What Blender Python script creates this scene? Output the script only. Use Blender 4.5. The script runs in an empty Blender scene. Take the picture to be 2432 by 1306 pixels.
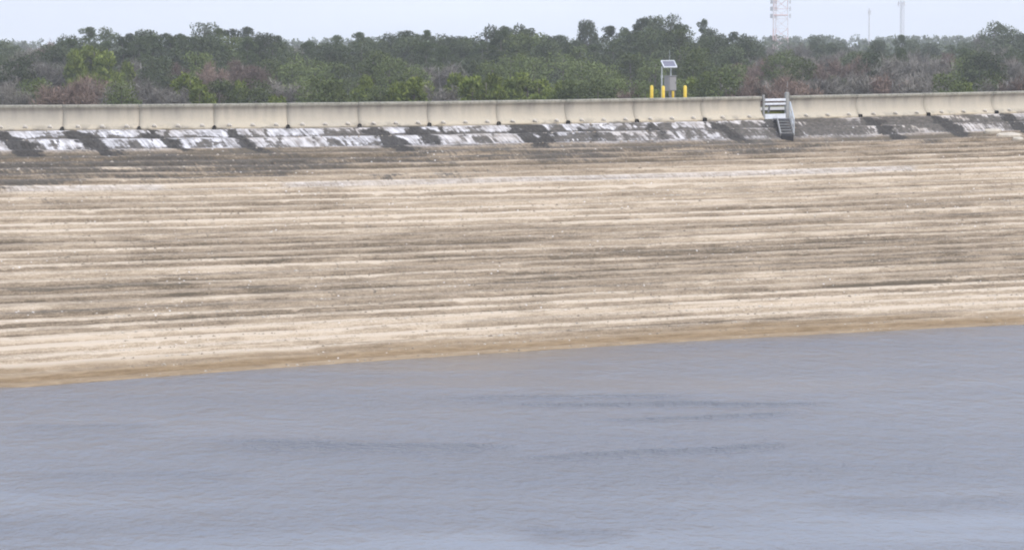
import bpy, math, random
import numpy as np
from mathutils import Vector, Matrix

random.seed(7)
rng = np.random.default_rng(11)
SC = bpy.context.scene
COL = SC.collection

# ------------------------------------------------------------------ camera
F = 6000.0                      # focal length in photo pixels (2432 wide)
CX, CY = 1216.0, 653.0
EYE = Vector((0, 0, 12.5))      # 12.5 m above the water
pitch = math.atan((CY - 85) / F)
roll = math.atan(12 / 2432)
Fw = Vector((0, math.cos(pitch), -math.sin(pitch)))
Up0 = Vector((0, math.sin(pitch), math.cos(pitch)))
Rt = Vector((math.cos(roll), 0, 0)) - Up0 * math.sin(roll)
Up = Up0 * math.cos(roll) + Vector((math.sin(roll), 0, 0))

def ray(x, y):
    return Fw + Rt * ((x - CX) / F) + Up * ((CY - y) / F)

def on_level(x, y, z):          # where the line of sight meets a level
    d = ray(x, y)
    return EYE + d * ((z - EYE.z) / d.z)

def at_depth(x, y, Y):          # point at distance Y along the ground
    d = ray(x, y)
    return EYE + d * (Y / d.y)

cam_d = bpy.data.cameras.new('camera')
cam = bpy.data.objects.new('camera', cam_d)
COL.objects.link(cam)
m = Matrix((Rt, Up, -Fw)).transposed().to_4x4()
m.translation = EYE
cam.matrix_world = m
cam_d.sensor_fit = 'HORIZONTAL'
cam_d.sensor_width = 36
cam_d.lens = 36 * F / 2432
cam_d.clip_start = 0.5
cam_d.clip_end = 8000
SC.camera = cam

# ------------------------------------------------------------------ render
SC.view_settings.view_transform = 'Standard'
SC.view_settings.look = 'None'
SC.view_settings.gamma = 1
SC.view_settings.use_curve_mapping = False
SC.view_settings.exposure = 0.25
SC.cycles.filter_width = 2.0
SC.cycles.volume_bounces = 2
SC.cycles.use_denoising = True
SC.cycles.denoising_prefilter = 'ACCURATE'
SC.cycles.max_bounces = 6

# ------------------------------------------------------------------ light
SUN_EL, SUN_AZ = math.radians(42), math.radians(135)   # azimuth clockwise from +Y: behind the camera, to the right
w = bpy.data.worlds.new('World')
SC.world = w
w.use_nodes = True
nt = w.node_tree
nt.nodes.clear()
sky = nt.nodes.new('ShaderNodeTexSky')
sky.sky_type = 'NISHITA'
sky.sun_disc = False
sky.sun_elevation = SUN_EL
sky.sun_rotation = SUN_AZ
sky.air_density = 1.0
sky.dust_density = 2.5
mixw = nt.nodes.new('ShaderNodeMix'); mixw.data_type = 'RGBA'
mixw.inputs[0].default_value = 0.72
mixw.inputs[7].default_value = (5.9, 6.35, 7.6, 1)      # the even overcast layer
nt.links.new(sky.outputs[0], mixw.inputs[6])
# faint unevenness of the cloud layer
tcw = nt.nodes.new('ShaderNodeTexCoord')
mpw = nt.nodes.new('ShaderNodeMapping'); mpw.inputs['Scale'].default_value = (3, 3, 14)
nzw = nt.nodes.new('ShaderNodeTexNoise'); nzw.inputs['Scale'].default_value = 1.6; nzw.inputs['Detail'].default_value = 4
rmw = nt.nodes.new('ShaderNodeMapRange'); rmw.inputs[1].default_value = .3; rmw.inputs[2].default_value = .7
rmw.inputs[3].default_value = .93; rmw.inputs[4].default_value = 1.07
nt.links.new(tcw.outputs['Generated'], mpw.inputs[0]); nt.links.new(mpw.outputs[0], nzw.inputs[0])
nt.links.new(nzw.outputs[0], rmw.inputs[0])
mulw = nt.nodes.new('ShaderNodeVectorMath'); mulw.operation = 'SCALE'
spw = nt.nodes.new('ShaderNodeSeparateXYZ'); nt.links.new(tcw.outputs['Generated'], spw.inputs[0])
zen = nt.nodes.new('ShaderNodeMapRange')
for i_, q_ in enumerate((0, .8, .97, 1.6)): zen.inputs[i_ + 1].default_value = q_
nt.links.new(spw.outputs[2], zen.inputs[0])
mz = nt.nodes.new('ShaderNodeMath'); mz.operation = 'MULTIPLY'
nt.links.new(zen.outputs[0], mz.inputs[0]); nt.links.new(rmw.outputs[0], mz.inputs[1])
nt.links.new(mixw.outputs[2], mulw.inputs[0]); nt.links.new(mz.outputs[0], mulw.inputs['Scale'])
bg = nt.nodes.new('ShaderNodeBackground')
bg.inputs['Strength'].default_value = 0.15
ow = nt.nodes.new('ShaderNodeOutputWorld')
nt.links.new(mulw.outputs[0], bg.inputs[0]); nt.links.new(bg.outputs[0], ow.inputs[0])

sd = bpy.data.lights.new('sun', 'SUN')
sd.energy = 1.3
sd.angle = math.radians(12)
sd.color = (1, .96, .9)
so = bpy.data.objects.new('sun', sd)
COL.objects.link(so)
to_sun = Vector((math.sin(SUN_AZ) * math.cos(SUN_EL), math.cos(SUN_AZ) * math.cos(SUN_EL), math.sin(SUN_EL)))
so.rotation_euler = to_sun.to_track_quat('Z', 'Y').to_euler()
so.location = (60, -60, 80)

# ------------------------------------------------------------------ helpers
def tag(o, label=None, cat=None, group=None, kind=None):
    if label: o['label'] = label
    if cat: o['category'] = cat
    if group: o['group'] = group
    if kind: o['kind'] = kind
    return o

def empty(name, loc=(0, 0, 0), rz=0.0):
    o = bpy.data.objects.new(name, None)
    o.empty_display_size = .3
    COL.objects.link(o)
    o.location = loc
    o.rotation_euler = (0, 0, rz)
    return o

def mesh_np(name, V, Fq, mat, parent=None, smooth=False, uv=None, attrs=None):
    """V (n,3), Fq (m,k) arrays -> one mesh object"""
    V = np.asarray(V, dtype=np.float32); Fq = np.asarray(Fq, dtype=np.int32)
    me = bpy.data.meshes.new(name)
    k = Fq.shape[1]
    me.vertices.add(len(V)); me.vertices.foreach_set('co', V.ravel())
    me.loops.add(Fq.size); me.loops.foreach_set('vertex_index', Fq.ravel())
    me.polygons.add(len(Fq))
    me.polygons.foreach_set('loop_start', np.arange(0, Fq.size, k, dtype=np.int32))
    me.polygons.foreach_set('loop_total', np.full(len(Fq), k, dtype=np.int32))
    me.update(calc_edges=True)
    if uv is not None:
        l = me.uv_layers.new(name='UVMap')
        l.data.foreach_set('uv', np.asarray(uv, dtype=np.float32)[Fq.ravel()].ravel())
    if attrs:
        for an, av in attrs.items():
            a = me.attributes.new(an, 'FLOAT', 'POINT')
            a.data.foreach_set('value', np.asarray(av, dtype=np.float32).ravel())
    if smooth:
        me.polygons.foreach_set('use_smooth', np.ones(len(Fq), dtype=bool))
    me.materials.append(mat)
    me.validate()
    o = bpy.data.objects.new(name, me)
    COL.objects.link(o)
    if parent: o.parent = parent
    return o

class MB:
    """collects shapes, then links them as ONE mesh object"""
    def __init__(self): self.v = []; self.f = []
    def add(self, vs, fs):
        b = len(self.v)
        self.v += [tuple(p) for p in vs]
        self.f += [tuple(i + b for i in q) for q in fs]
    def box(self, c, s, rot=None, bev=0.0):
        x, y, z = (a / 2 for a in s)
        if bev <= 0:
            vs = [Vector((sx * x, sy * y, sz * z)) for sz in (-1, 1) for sx, sy in ((-1, -1), (1, -1), (1, 1), (-1, 1))]
            fs = [(3, 2, 1, 0), (4, 5, 6, 7), (0, 1, 5, 4), (1, 2, 6, 5), (2, 3, 7, 6), (3, 0, 4, 7)]
        else:
            b = bev; vs = []
            for zz, ins in ((-z, b), (-z + b, 0), (z - b, 0), (z, b)):
                X, Y = x - ins, y - ins
                for sx, sy, c0 in ((-1, -1, 0), (1, -1, 1), (1, 1, 0), (-1, 1, 1)):
                    if c0 == 0:
                        vs += [Vector((sx * X, sy * (Y - b), zz)), Vector((sx * (X - b), sy * Y, zz))]
                    else:
                        vs += [Vector((sx * (X - b), sy * Y, zz)), Vector((sx * X, sy * (Y - b), zz))]
            fs = [tuple(reversed(range(8))), tuple(range(24, 32))]
            for r in range(3):
                for i in range(8):
                    j = (i + 1) % 8
                    fs.append((r * 8 + i, r * 8 + j, r * 8 + 8 + j, r * 8 + 8 + i))
        c = Vector(c)
        if rot is not None: vs = [rot @ p for p in vs]
        self.add([p + c for p in vs], fs)
    def tube(self, pts, rad, n=8, cap=True):
        pts = [Vector(p) for p in pts]
        if not hasattr(rad, '__len__'): rad = [rad] * len(pts)
        vs = []; fs = []
        prev = None
        for i, p in enumerate(pts):
            d = (pts[min(i + 1, len(pts) - 1)] - pts[max(i - 1, 0)])
            d = d.normalized() if d.length > 1e-9 else Vector((0, 0, 1))
            a = prev - d * prev.dot(d) if prev is not None else d.orthogonal()
            if a.length < 1e-6: a = d.orthogonal()
            a.normalize(); prev = a
            b = d.cross(a)
            for k in range(n):
                t = 2 * math.pi * k / n
                vs.append(p + (a * math.cos(t) + b * math.sin(t)) * rad[i])
        for i in range(len(pts) - 1):
            for k in range(n):
                j = (k + 1) % n
                fs.append((i * n + k, i * n + j, (i + 1) * n + j, (i + 1) * n + k))
        if cap:
            fs.append(tuple(reversed(range(n))))
            fs.append(tuple(range((len(pts) - 1) * n, len(pts) * n)))
        self.add(vs, fs)
    def build(self, name, mat, parent=None, smooth=False):
        me = bpy.data.meshes.new(name)
        me.from_pydata(self.v, [], self.f)
        me.update()
        me.materials.append(mat)
        if smooth:
            for p in me.polygons: p.use_smooth = True
        o = bpy.data.objects.new(name, me)
        COL.objects.link(o)
        if parent: o.parent = parent
        return o

def hash2(i, j, seed):
    n = (i.astype(np.int64) * 374761393 + j.astype(np.int64) * 668265263 + seed * 974634777) & 0x7fffffff
    n = ((n ^ (n >> 13)) * 1274126177) & 0x7fffffff
    n = n ^ (n >> 16)
    return (n & 0xffff) / 65535.0

def vnoise(x, y, seed=0):
    x, y = np.broadcast_arrays(np.asarray(x, float), np.asarray(y, float))
    i, j = np.floor(x), np.floor(y)
    u, v = x - i, y - j
    u = u * u * (3 - 2 * u); v = v * v * (3 - 2 * v)
    a = hash2(i, j, seed); b = hash2(i + 1, j, seed); c = hash2(i, j + 1, seed); d = hash2(i + 1, j + 1, seed)
    return (a * (1 - u) + b * u) * (1 - v) + (c * (1 - u) + d * u) * v

def fbm(x, y, seed=0, o=3):
    t = 0; a = .5; n = 0
    for k in range(o):
        t = t + a * vnoise(np.asarray(x) * 2 ** k, np.asarray(y) * 2 ** k, seed + k * 17); n += a; a *= .5
    return t / n

def smooth01(x, a, b):
    t = np.clip((x - a) / (b - a), 0, 1)
    return t * t * (3 - 2 * t)

# ------------------------------------------------------------------ materials
class NT:
    def __init__(self, name):
        self.m = bpy.data.materials.new(name); self.m.use_nodes = True
        self.t = self.m.node_tree; self.b = self.t.nodes['Principled BSDF']
    def n(self, typ, **kw):
        x = self.t.nodes.new(typ)
        for k, v in kw.items(): setattr(x, k, v)
        return x
    def l(self, a, b): self.t.links.new(a, b)
    def val(self, sock, v):
        if hasattr(v, 'is_linked'): self.l(v, sock)
        else: sock.default_value = v
    def mix(self, f, a, b, mode='MIX'):
        x = self.n('ShaderNodeMix', data_type='RGBA', blend_type=mode)
        self.val(x.inputs[0], f)
        for s, v in ((x.inputs[6], a), (x.inputs[7], b)):
            if hasattr(v, 'is_linked'): self.l(v, s)
            else: s.default_value = (*v, 1)
        return x.outputs[2]
    def math(self, op, a, b=0.0, clamp=False):
        x = self.n('ShaderNodeMath', operation=op, use_clamp=clamp)
        self.val(x.inputs[0], a); self.val(x.inputs[1], b)
        return x.outputs[0]
    def noise(self, vec, scale, detail=3, rough=.55):
        x = self.n('ShaderNodeTexNoise')
        self.l(vec, x.inputs['Vector'])
        x.inputs['Scale'].default_value = scale; x.inputs['Detail'].default_value = detail
        x.inputs['Roughness'].default_value = rough
        return x.outputs[0]
    def mapping(self, vec, scale, loc=(0, 0, 0), rot=(0, 0, 0)):
        x = self.n('ShaderNodeMapping')
        self.l(vec, x.inputs[0]); x.inputs['Scale'].default_value = scale
        x.inputs['Location'].default_value = loc; x.inputs['Rotation'].default_value = rot
        return x.outputs[0]
    def rng(self, v, a, b, c=0.0, d=1.0):
        x = self.n('ShaderNodeMapRange', clamp=True)
        self.val(x.inputs[0], v)
        for i, q in enumerate((a, b, c, d)): x.inputs[i + 1].default_value = q
        return x.outputs[0]
    def attr(self, name):
        return self.n('ShaderNodeAttribute', attribute_name=name).outputs['Fac']
    def uv(self): return self.n('ShaderNodeTexCoord').outputs['UV']
    def obj(self): return self.n('ShaderNodeTexCoord').outputs['Object']
    def bump(self, h, strength, dist):
        x = self.n('ShaderNodeBump'); self.val(x.inputs['Strength'], strength)
        x.inputs['Distance'].default_value = dist
        self.l(h, x.inputs['Height'])
        self.l(x.outputs[0], self.b.inputs['Normal'])
    def color(self, c):
        if hasattr(c, 'is_linked'): self.l(c, self.b.inputs['Base Color'])
        else: self.b.inputs['Base Color'].default_value = (*c, 1)
        return self
    def set(self, rough=.8, metal=0.0, spec=None):
        self.val(self.b.inputs['Roughness'], rough); self.b.inputs['Metallic'].default_value = metal
        if spec is not None: self.b.inputs['Specular IOR Level'].default_value = spec
        return self

def mat_simple(name, col, rough=.6, metal=0.0, var=.12, scale=6):
    t = NT(name)
    nz = t.noise(t.obj(), scale, 4)
    f = t.rng(nz, .3, .7, 1 - var, 1 + var)
    x = t.n('ShaderNodeVectorMath', operation='SCALE')
    x.inputs[0].default_value = col; t.l(f, x.inputs['Scale'])
    t.color(x.outputs[0]); t.set(rough, metal)
    return t.m

def mat_bank():
    t = NT('soil_cement')
    uv = t.uv()
    tone, mild, white, wet = t.attr('tone'), t.attr('mildew'), t.attr('white'), t.attr('wet')
    streak = t.noise(t.mapping(uv, (.75, 2.6, 1)), 1.0, 7, .7)
    lam = t.noise(t.mapping(uv, (.07, 6.5, 1), (2, 5, 0)), 1.0, 4, .6)
    fine = t.noise(t.mapping(uv, (3.6, 7.5, 1), (7, 3, 0)), 1.0, 5, .7)
    sx = t.n('ShaderNodeSeparateXYZ'); t.l(uv, sx.inputs[0])
    cb = t.n('ShaderNodeCombineXYZ')
    t.l(t.math('MULTIPLY', t.math('SUBTRACT', sx.outputs[0], t.math('MULTIPLY', sx.outputs[1], .22)), 7.0), cb.inputs[0])
    t.l(t.math('MULTIPLY', sx.outputs[1], .8), cb.inputs[1])
    drip = t.noise(cb.outputs[0], 1.0, 4, .6)
    f = t.math('ADD', tone, t.rng(streak, .3, .7, -.2, .2))
    f = t.math('ADD', f, t.rng(lam, .3, .7, -.2, .2))
    f = t.math('ADD', f, t.rng(fine, .3, .7, -.2, .2))
    grit = t.noise(t.mapping(uv, (9, 5, 1), (1, 8, 0)), 1.0, 3, .7)
    f = t.math('ADD', f, t.rng(grit, .32, .68, -.17, .17))
    ramp = t.n('ShaderNodeValToRGB')
    e = ramp.color_ramp.elements
    e[0].position = .05; e[0].color = (.115, .093, .064, 1)
    e[1].position = .98; e[1].color = (.52, .43, .322, 1)
    for p, c in ((.24, (.21, .162, .11, 1)), (.5, (.305, .243, .172, 1)), (.76, (.405, .325, .232, 1))):
        q = e.new(p); q.color = c
    t.l(f, ramp.inputs[0])
    c = ramp.outputs[0]
    # bleached pale courses under the wall
    wv = t.noise(t.mapping(uv, (1.6, 2.2, 1), (3, 9, 0)), 1.0, 4)
    c = t.mix(white, c, t.mix(t.rng(t.math('ADD', wv, t.rng(drip, .3, .7, -.2, .2)), .3, .68), (.20, .188, .178), (.66, .64, .635)))
    # wet band at the waterline
    c = t.mix(wet, c, t.mix(t.rng(streak, .35, .7), (.20, .138, .075), (.33, .24, .14)))
    # black mildew
    g = t.math('ADD', mild, t.rng(fine, .3, .7, -.32, .32))
    g = t.math('ADD', g, t.rng(streak, .3, .7, -.28, .28))
    g = t.math('ADD', g, t.rng(lam, .3, .7, -.15, .15))
    g = t.math('ADD', g, t.rng(drip, .35, .7, .16, -.3))
    c = t.mix(t.rng(g, .36, .70, 0, .95), c, t.mix(t.rng(fine, .35, .65), (.038, .034, .028), (.135, .118, .096)))
    # black growth hanging below the wall joints
    gs_ = t.math('ADD', t.attr('stain'), t.rng(fine, .3, .7, -.22, .22))
    gs_ = t.math('ADD', gs_, t.rng(drip, .3, .7, .14, -.14))
    c = t.mix(t.rng(gs_, .34, .62, 0, .96), c, t.mix(t.rng(grit, .35, .65), (.022, .02, .017), (.07, .063, .053)))
    # small scattered pale flecks
    vz = t.n('ShaderNodeTexVoronoi'); t.l(t.mapping(uv, (2.6, 1.7, 1)), vz.inputs['Vector'])
    vz.inputs['Scale'].default_value = 1.0
    fl = t.math('MULTIPLY', t.rng(vz.outputs['Distance'], .07, .15, 1, 0),
                t.rng(t.noise(t.mapping(uv, (.12, .35, 1)), 1, 2), .5, .6))
    c = t.mix(t.math('MULTIPLY', fl, .8), c, (.74, .71, .67))
    t.color(c); t.set(.92, 0, .25)
    h = t.math('ADD', t.noise(t.mapping(uv, (5, 4, 1)), 1.0, 6, .7), t.math('MULTIPLY', streak, .7))
    t.bump(h, .7, .05)
    return t.m

def mat_wall():
    t = NT('cast_concrete')
    uv = t.uv()
    vert = t.noise(t.mapping(uv, (2.2, .35, 1)), 1.0, 5, .6)
    big = t.noise(t.mapping(uv, (.45, .9, 1), (5, 2, 0)), 1.0, 4)
    fine = t.noise(t.mapping(uv, (9, 9, 1)), 1.0, 4)
    oi = t.n('ShaderNodeObjectInfo').outputs['Random']
    sp = t.n('ShaderNodeSeparateXYZ'); t.l(uv, sp.inputs[0])
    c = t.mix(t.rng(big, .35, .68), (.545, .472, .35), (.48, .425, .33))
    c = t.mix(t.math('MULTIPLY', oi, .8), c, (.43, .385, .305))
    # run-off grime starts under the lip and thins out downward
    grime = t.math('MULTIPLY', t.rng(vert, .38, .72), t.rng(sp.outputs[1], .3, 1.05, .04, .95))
    c = t.mix(t.rng(sp.outputs[1], .45, .85, 0, .45), c, (.40, .37, .325))  # greyer upper face: grime plus the lip's shade put into the colour
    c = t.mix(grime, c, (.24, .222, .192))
    # algae on the exposed top edge
    top = t.math('MULTIPLY', t.rng(sp.outputs[1], 1.05, 1.12), t.rng(vert, .3, .7, .55, 1))
    c = t.mix(top, c, t.mix(t.rng(fine, .4, .6), (.17, .165, .125), (.31, .295, .235)))
    # rusty toe
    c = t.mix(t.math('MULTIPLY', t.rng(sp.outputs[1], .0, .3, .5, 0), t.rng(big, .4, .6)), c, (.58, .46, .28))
    c = t.mix(t.rng(fine, .3, .7, 0, .2), c, (.3, .28, .24))
    blot = t.noise(t.mapping(uv, (1.3, 2.2, 1), (9, 4, 0)), 1.0, 5, .65)
    low = t.math('MULTIPLY', t.rng(blot, .5, .62), t.rng(sp.outputs[1], .06, .3, .75, 0))
    c = t.mix(low, c, (.17, .155, .13))
    c = t.mix(t.rng(blot, .58, .72, 0, .3), c, (.33, .3, .25))
    t.color(c); t.set(.88, 0, .3)
    t.bump(fine, .25, .02)
    return t.m

def mat_water():
    t = NT('reservoir_water')
    ob = t.obj()
    # long bands where the wind ruffles the surface more or less
    band = t.noise(t.mapping(ob, (.028, .14, 1), (1.3, 4.2, 0), (0, 0, -.10)), 1.0, 3, .5)
    slick = t.attr('ruffle')
    wav = t.noise(t.mapping(ob, (1.35, .95, 1), (0, 0, 0), (0, 0, .2)), 1.0, 5, .62)
    wav2 = t.noise(t.mapping(ob, (3.4, 2.3, 1), (4, 1, 0), (0, 0, -.25)), 1.0, 4, .6)
    swell = t.noise(t.mapping(ob, (.3, .22, 1), (2, 7, 0), (0, 0, .2)), 1.0, 2, .5)
    h = t.math('ADD', t.math('MULTIPLY', wav, .55), t.math('MULTIPLY', wav2, .16))
    h = t.math('ADD', h, t.math('MULTIPLY', swell, .55))
    ruf = t.math('ADD', t.rng(band, .38, .68, .0, .4), slick, True)
    t.bump(h, t.rng(ruf, 0, 1, .2, 2.6), .5)
    t.color(t.mix(t.attr('shallow_reflect'), (.130, .142, .167), (.215, .165, .105)))
    t.set(t.rng(ruf, 0, 1, .16, .34))
    t.b.inputs['IOR'].default_value = 1.333
    return t.m

def mat_leaf(name, lo, hi, rand=.35, trans=.0):
    t = NT(name)
    isl = t.n('ShaderNodeNewGeometry').outputs['Random Per Island']
    oi = t.n('ShaderNodeObjectInfo').outputs['Random']
    c = t.mix(isl, lo, hi)
    k = t.rng(oi, 0, 1, 1 - rand, 1 + rand)
    x = t.n('ShaderNodeVectorMath', operation='SCALE')
    t.l(c, x.inputs[0]); t.l(k, x.inputs['Scale'])
    t.color(x.outputs[0]); t.set(.75, 0, .2)
    return t.m

M = {}
M['bank'] = mat_bank()
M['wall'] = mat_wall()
M['water'] = mat_water()
M['anchor'] = mat_simple('painted_steel', (.58, .53, .45), .6, 0, .25, 9)
M['black'] = mat_simple('gap_black', (.022, .021, .02), .6, 0, .3)  # stands in for the darkness inside open gaps
M['alu'] = mat_simple('aluminium', (.7, .71, .72), .45, .25, .1)
M['dullalu'] = mat_simple('weathered_aluminium', (.3, .295, .275), .55, .2, .15)
M['treads'] = mat_simple('stair_treads', (.2, .198, .19), .65, .15, .2)
M['grate'] = mat_simple('grating', (.16, .16, .165), .7, .2, .2)
M['yellow'] = mat_simple('yellow_paint', (.78, .55, .07), .5, 0, .12, 4)
M['cabinet'] = mat_simple('grey_enamel', (.25, .243, .238), .5, 0, .06, 3)
M['galv'] = mat_simple('galvanised', (.46, .48, .48), .45, .4, .12)
M['cells'] = mat_simple('solar_cells', (.15, .148, .185), .3, 0, .08)  # lightened: reflected sky put into the cell colour
M['concrete_chunk'] = mat_simple('pale_rubble', (.46, .405, .32), .9, 0, .2, 3)
M['rusty'] = mat_simple('hazed_red_paint', (.58, .4, .385), .6, 0, .1)  # tower colours paled: distance haze put into the paint
M['tower_white'] = mat_simple('hazed_white_paint', (.66, .6, .62), .6, 0, .1)
M['tower_grey'] = mat_simple('hazed_grey_steel', (.55, .54, .57), .6, .2, .1)
M['pine'] = mat_leaf('pine_needles', (.042, .058, .022), (.082, .106, .04))
M['oak'] = mat_leaf('oak_leaves', (.048, .062, .028), (.092, .112, .05))
M['olive'] = mat_leaf('olive_leaves', (.068, .092, .026), (.132, .158, .052))
M['young'] = mat_leaf('bright_needles', (.07, .102, .017), (.185, .215, .04), .25)
M['twig'] = mat_leaf('grey_twigs', (.085, .077, .062), (.26, .238, .205), .25)
M['red'] = mat_leaf('red_buds', (.12, .088, .068), (.245, .174, .14), .25)
M['bark'] = mat_simple('bark', (.13, .11, .095), .9, 0, .3, 2)
M['greybark'] = mat_simple('grey_bark', (.22, .205, .195), .9, 0, .3, 2)

def mat_ground():
    t = NT('grass_ground')
    ob = t.obj()
    a = t.noise(ob, .25, 5); b = t.noise(ob, 2.5, 4)
    c = t.mix(t.rng(a, .35, .65), (.11, .12, .035), (.17, .15, .075))
    c = t.mix(t.rng(b, .3, .7, 0, .5), c, (.07, .075, .03))
    t.color(c); t.set(.95, 0, .2); t.bump(b, .5, .1)
    return t.m
M['ground'] = mat_ground()
M['road'] = mat_simple('shell_road', (.34, .32, .28), .95, 0, .2, 1.2)

# ------------------------------------------------------------------ plan of the dam: wall line and waterline
WATER, BASE, TOPZ, CREST, LAND = 0.0, 8.1, 9.3, 8.5, 0.5
pt = np.polyfit([0, 608, 1216, 1824, 2432], [250, 246, 238.5, 228, 216.5], 2)
pw = np.polyfit([0, 608, 1216, 1824, 2432], [915, 879, 829, 793, 769], 2)
cols = np.arange(-420, 2900, 20.0)
Wp = np.array([on_level(x, np.polyval(pt, x), TOPZ)[:2] for x in cols])
EXT = 500
def extend(P):
    a = P[0] - P[1]; a = a / np.linalg.norm(a); b = P[-1] - P[-2]; b = b / np.linalg.norm(b)
    return np.vstack([P[0] + a * EXT, P, P[-1] + b * EXT])
seg = np.r_[0, np.cumsum(np.linalg.norm(np.diff(Wp, axis=0), axis=1))]
s0 = np.interp(0, cols, seg)
S_cols = seg - s0
Wx = extend(Wp); Sx = np.r_[S_cols[0] - EXT, S_cols, S_cols[-1] + EXT]

def s_of(col): return float(np.interp(col, cols, S_cols))
def P2(s): return np.stack([np.interp(s, Sx, Wx[:, 0]), np.interp(s, Sx, Wx[:, 1])], -1)
def T2(s):
    d = P2(np.asarray(s) + 1.5) - P2(np.asarray(s) - 1.5)
    return d / np.linalg.norm(d, axis=-1, keepdims=True)
def N2(s):
    t = T2(s); return np.stack([t[..., 1], -t[..., 0]], -1)        # towards the water
def spot(s, o, z=0.0):
    p = P2(s) + N2(s) * o
    return Vector((float(p[0]), float(p[1]), z))
def yaw(s):
    t = T2(s); return math.atan2(t[1], t[0])

LEAN = 430
lcols = np.clip(cols + LEAN, -420, 2950)
Lp = np.array([on_level(x, np.polyval(pw, x), WATER)[:2] for x in lcols])
# keep the two ends straight
Lx = np.vstack([Lp[0] + (Wx[0] - Wx[1]), Lp, Lp[-1] + (Wx[-1] - Wx[-2])])
def L2(s): return np.stack([np.interp(s, Sx, Lx[:, 0]), np.interp(s, Sx, Lx[:, 1])], -1)

# ------------------------------------------------------------------ the stepped bank
joints = [-390, -211, -32, 150, 330, 507, 680, 848, 1012, 1175, 1338, 1500, 1660]
gate_a, gate_b = 1806, 1868
joints_r = [1868, 2027, 2188, 2349, 2509, 2668]
sa, sb = s_of(-380), s_of(2860)
sv = np.r_[np.arange(Sx[0] + 5, sa, 8.0), np.arange(sa, sb, .085), np.arange(sb, Sx[-1] - 5, 8.0)]
hts = [.38, .42, .26] + [.225] * 38
lev = [BASE]
for h_ in hts: lev.append(lev[-1] - h_)
A = P2(sv) + N2(sv) * .5
B = L2(sv)
rows, rc, rt, rtread = [], [], [], []
SS = sv
for k in range(len(hts)):
    z0, z1 = lev[k], lev[k + 1]
    t0 = (BASE - z0) / BASE; t1 = (BASE - z1) / BASE
    run = np.linalg.norm(B - A, axis=1)
    big = (fbm(SS * .12, k * 3.7, 5 + k) - .5) * .17 / run
    med = (fbm(SS * .9, k * 5.1, 90 + k, 3) - .5) * .15 / run
    sml = (fbm(SS * 4.2, k * 2.3, 190 + k, 2) - .5) * .08 / run
    e = t1 + big + med + sml                    # position of the nose of this course
    e0 = rows_prev if k else np.full_like(SS, 0.0)
    dz = (fbm(SS * .35, k * 1.7, 300 + k) - .5) * .06
    chip = np.maximum(0, fbm(SS * 1.5, k * 1.3, 400 + k, 3) - .64) * .4     # broken noses
    def row(t, z, c, tr):
        xy = A + (B - A) * t[:, None]
        rows.append(np.column_stack([xy, z])); rc.append(np.full_like(SS, c)); rt.append(t.copy()); rtread.append(np.full_like(SS, tr))
    dz_next = (fbm(SS * .35, (k + 1) * 1.7, 301 + k) - .5) * .06
    o6 = .06 / run
    back = ((.62, .72, .4)[k] if k < 3 else 0) / run      # the top courses are worn back to slopes
    en = e - back * (.8 + .4 * fbm(SS * .7, k * 4.1, 820 + k))
    row(e0, z0 + dz, k + .02, .6)
    row(e0 * .45 + en * .55, z0 + dz - .012 + (fbm(SS * 2, k, 510 + k) - .5) * .03, k + .2, 1)
    row(en - o6 * .9, z0 + dz - .03 - chip * .4, k + .38, 1)
    row(en, z0 + dz - .06 - chip, k + .46, .3)
    row((e + en) / 2 + o6 * .5 + (fbm(SS * 3, k, 610 + k) - .5) * .06 / run, (z0 + z1) / 2 + dz * .5 - chip * .5, k + .72, 0)
    e_b = e + o6
    row(e_b, z1 + dz_next, k + .99, 0)
    rows_prev = e_b
R = len(rows); Cn = len(SS)
V = np.array(rows); Cc = np.array(rc); Tt = np.array(rt); Tr = np.array(rtread)
SSg = np.broadcast_to(SS, (R, Cn))
Zg = V[..., 2]
kc = np.floor(Cc)
# tone of the soil cement, course by course
prof_t = [0, .08, .12, .2, .262, .285, .3, .315, .34, .4, .46, .5, .55, .6, .66, .69, .71, .73, .76, .82, .88, .93, .955, 1.0, 1.2]
prof_v = [.6, .6, .36, .42, .5, .72, .9, .76, .74, .76, .70, .56, .52, .58, .55, .5, .3, .5, .66, .68, .72, .78, .66, .55, .4]
tone = np.interp(Tt, prof_t, prof_v)
tone = tone + (hash2(kc, kc * 0 + 3, 77) - .5) * .22
tone = tone + (vnoise(SSg * .045, kc * 1.37, 41) - .5) * .26 + (fbm(SSg * .6, Cc * 2.1, 52) - .5) * .3
pat = smooth01(fbm(SSg * .10 + kc * 3.3, kc * 7.7, 44, 5), .46, .54)
pat2 = smooth01(fbm(SSg * .30 + kc * 1.3, Cc * 2.3, 46, 4), .48, .57)
tone = tone + (pat - .5) * .19 + (pat2 - .5) * .22
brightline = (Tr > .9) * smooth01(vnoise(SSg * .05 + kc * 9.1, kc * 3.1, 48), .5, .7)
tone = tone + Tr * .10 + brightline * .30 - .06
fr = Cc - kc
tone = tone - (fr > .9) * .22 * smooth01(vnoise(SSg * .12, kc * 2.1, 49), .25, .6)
# thin washed-out or darkened layers
lay = vnoise(SSg * .03 + 20, Cc * 2.6, 61)
tone = tone + smooth01(lay, .72, .9) * .26 - smooth01(lay, .28, .1) * .2
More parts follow.
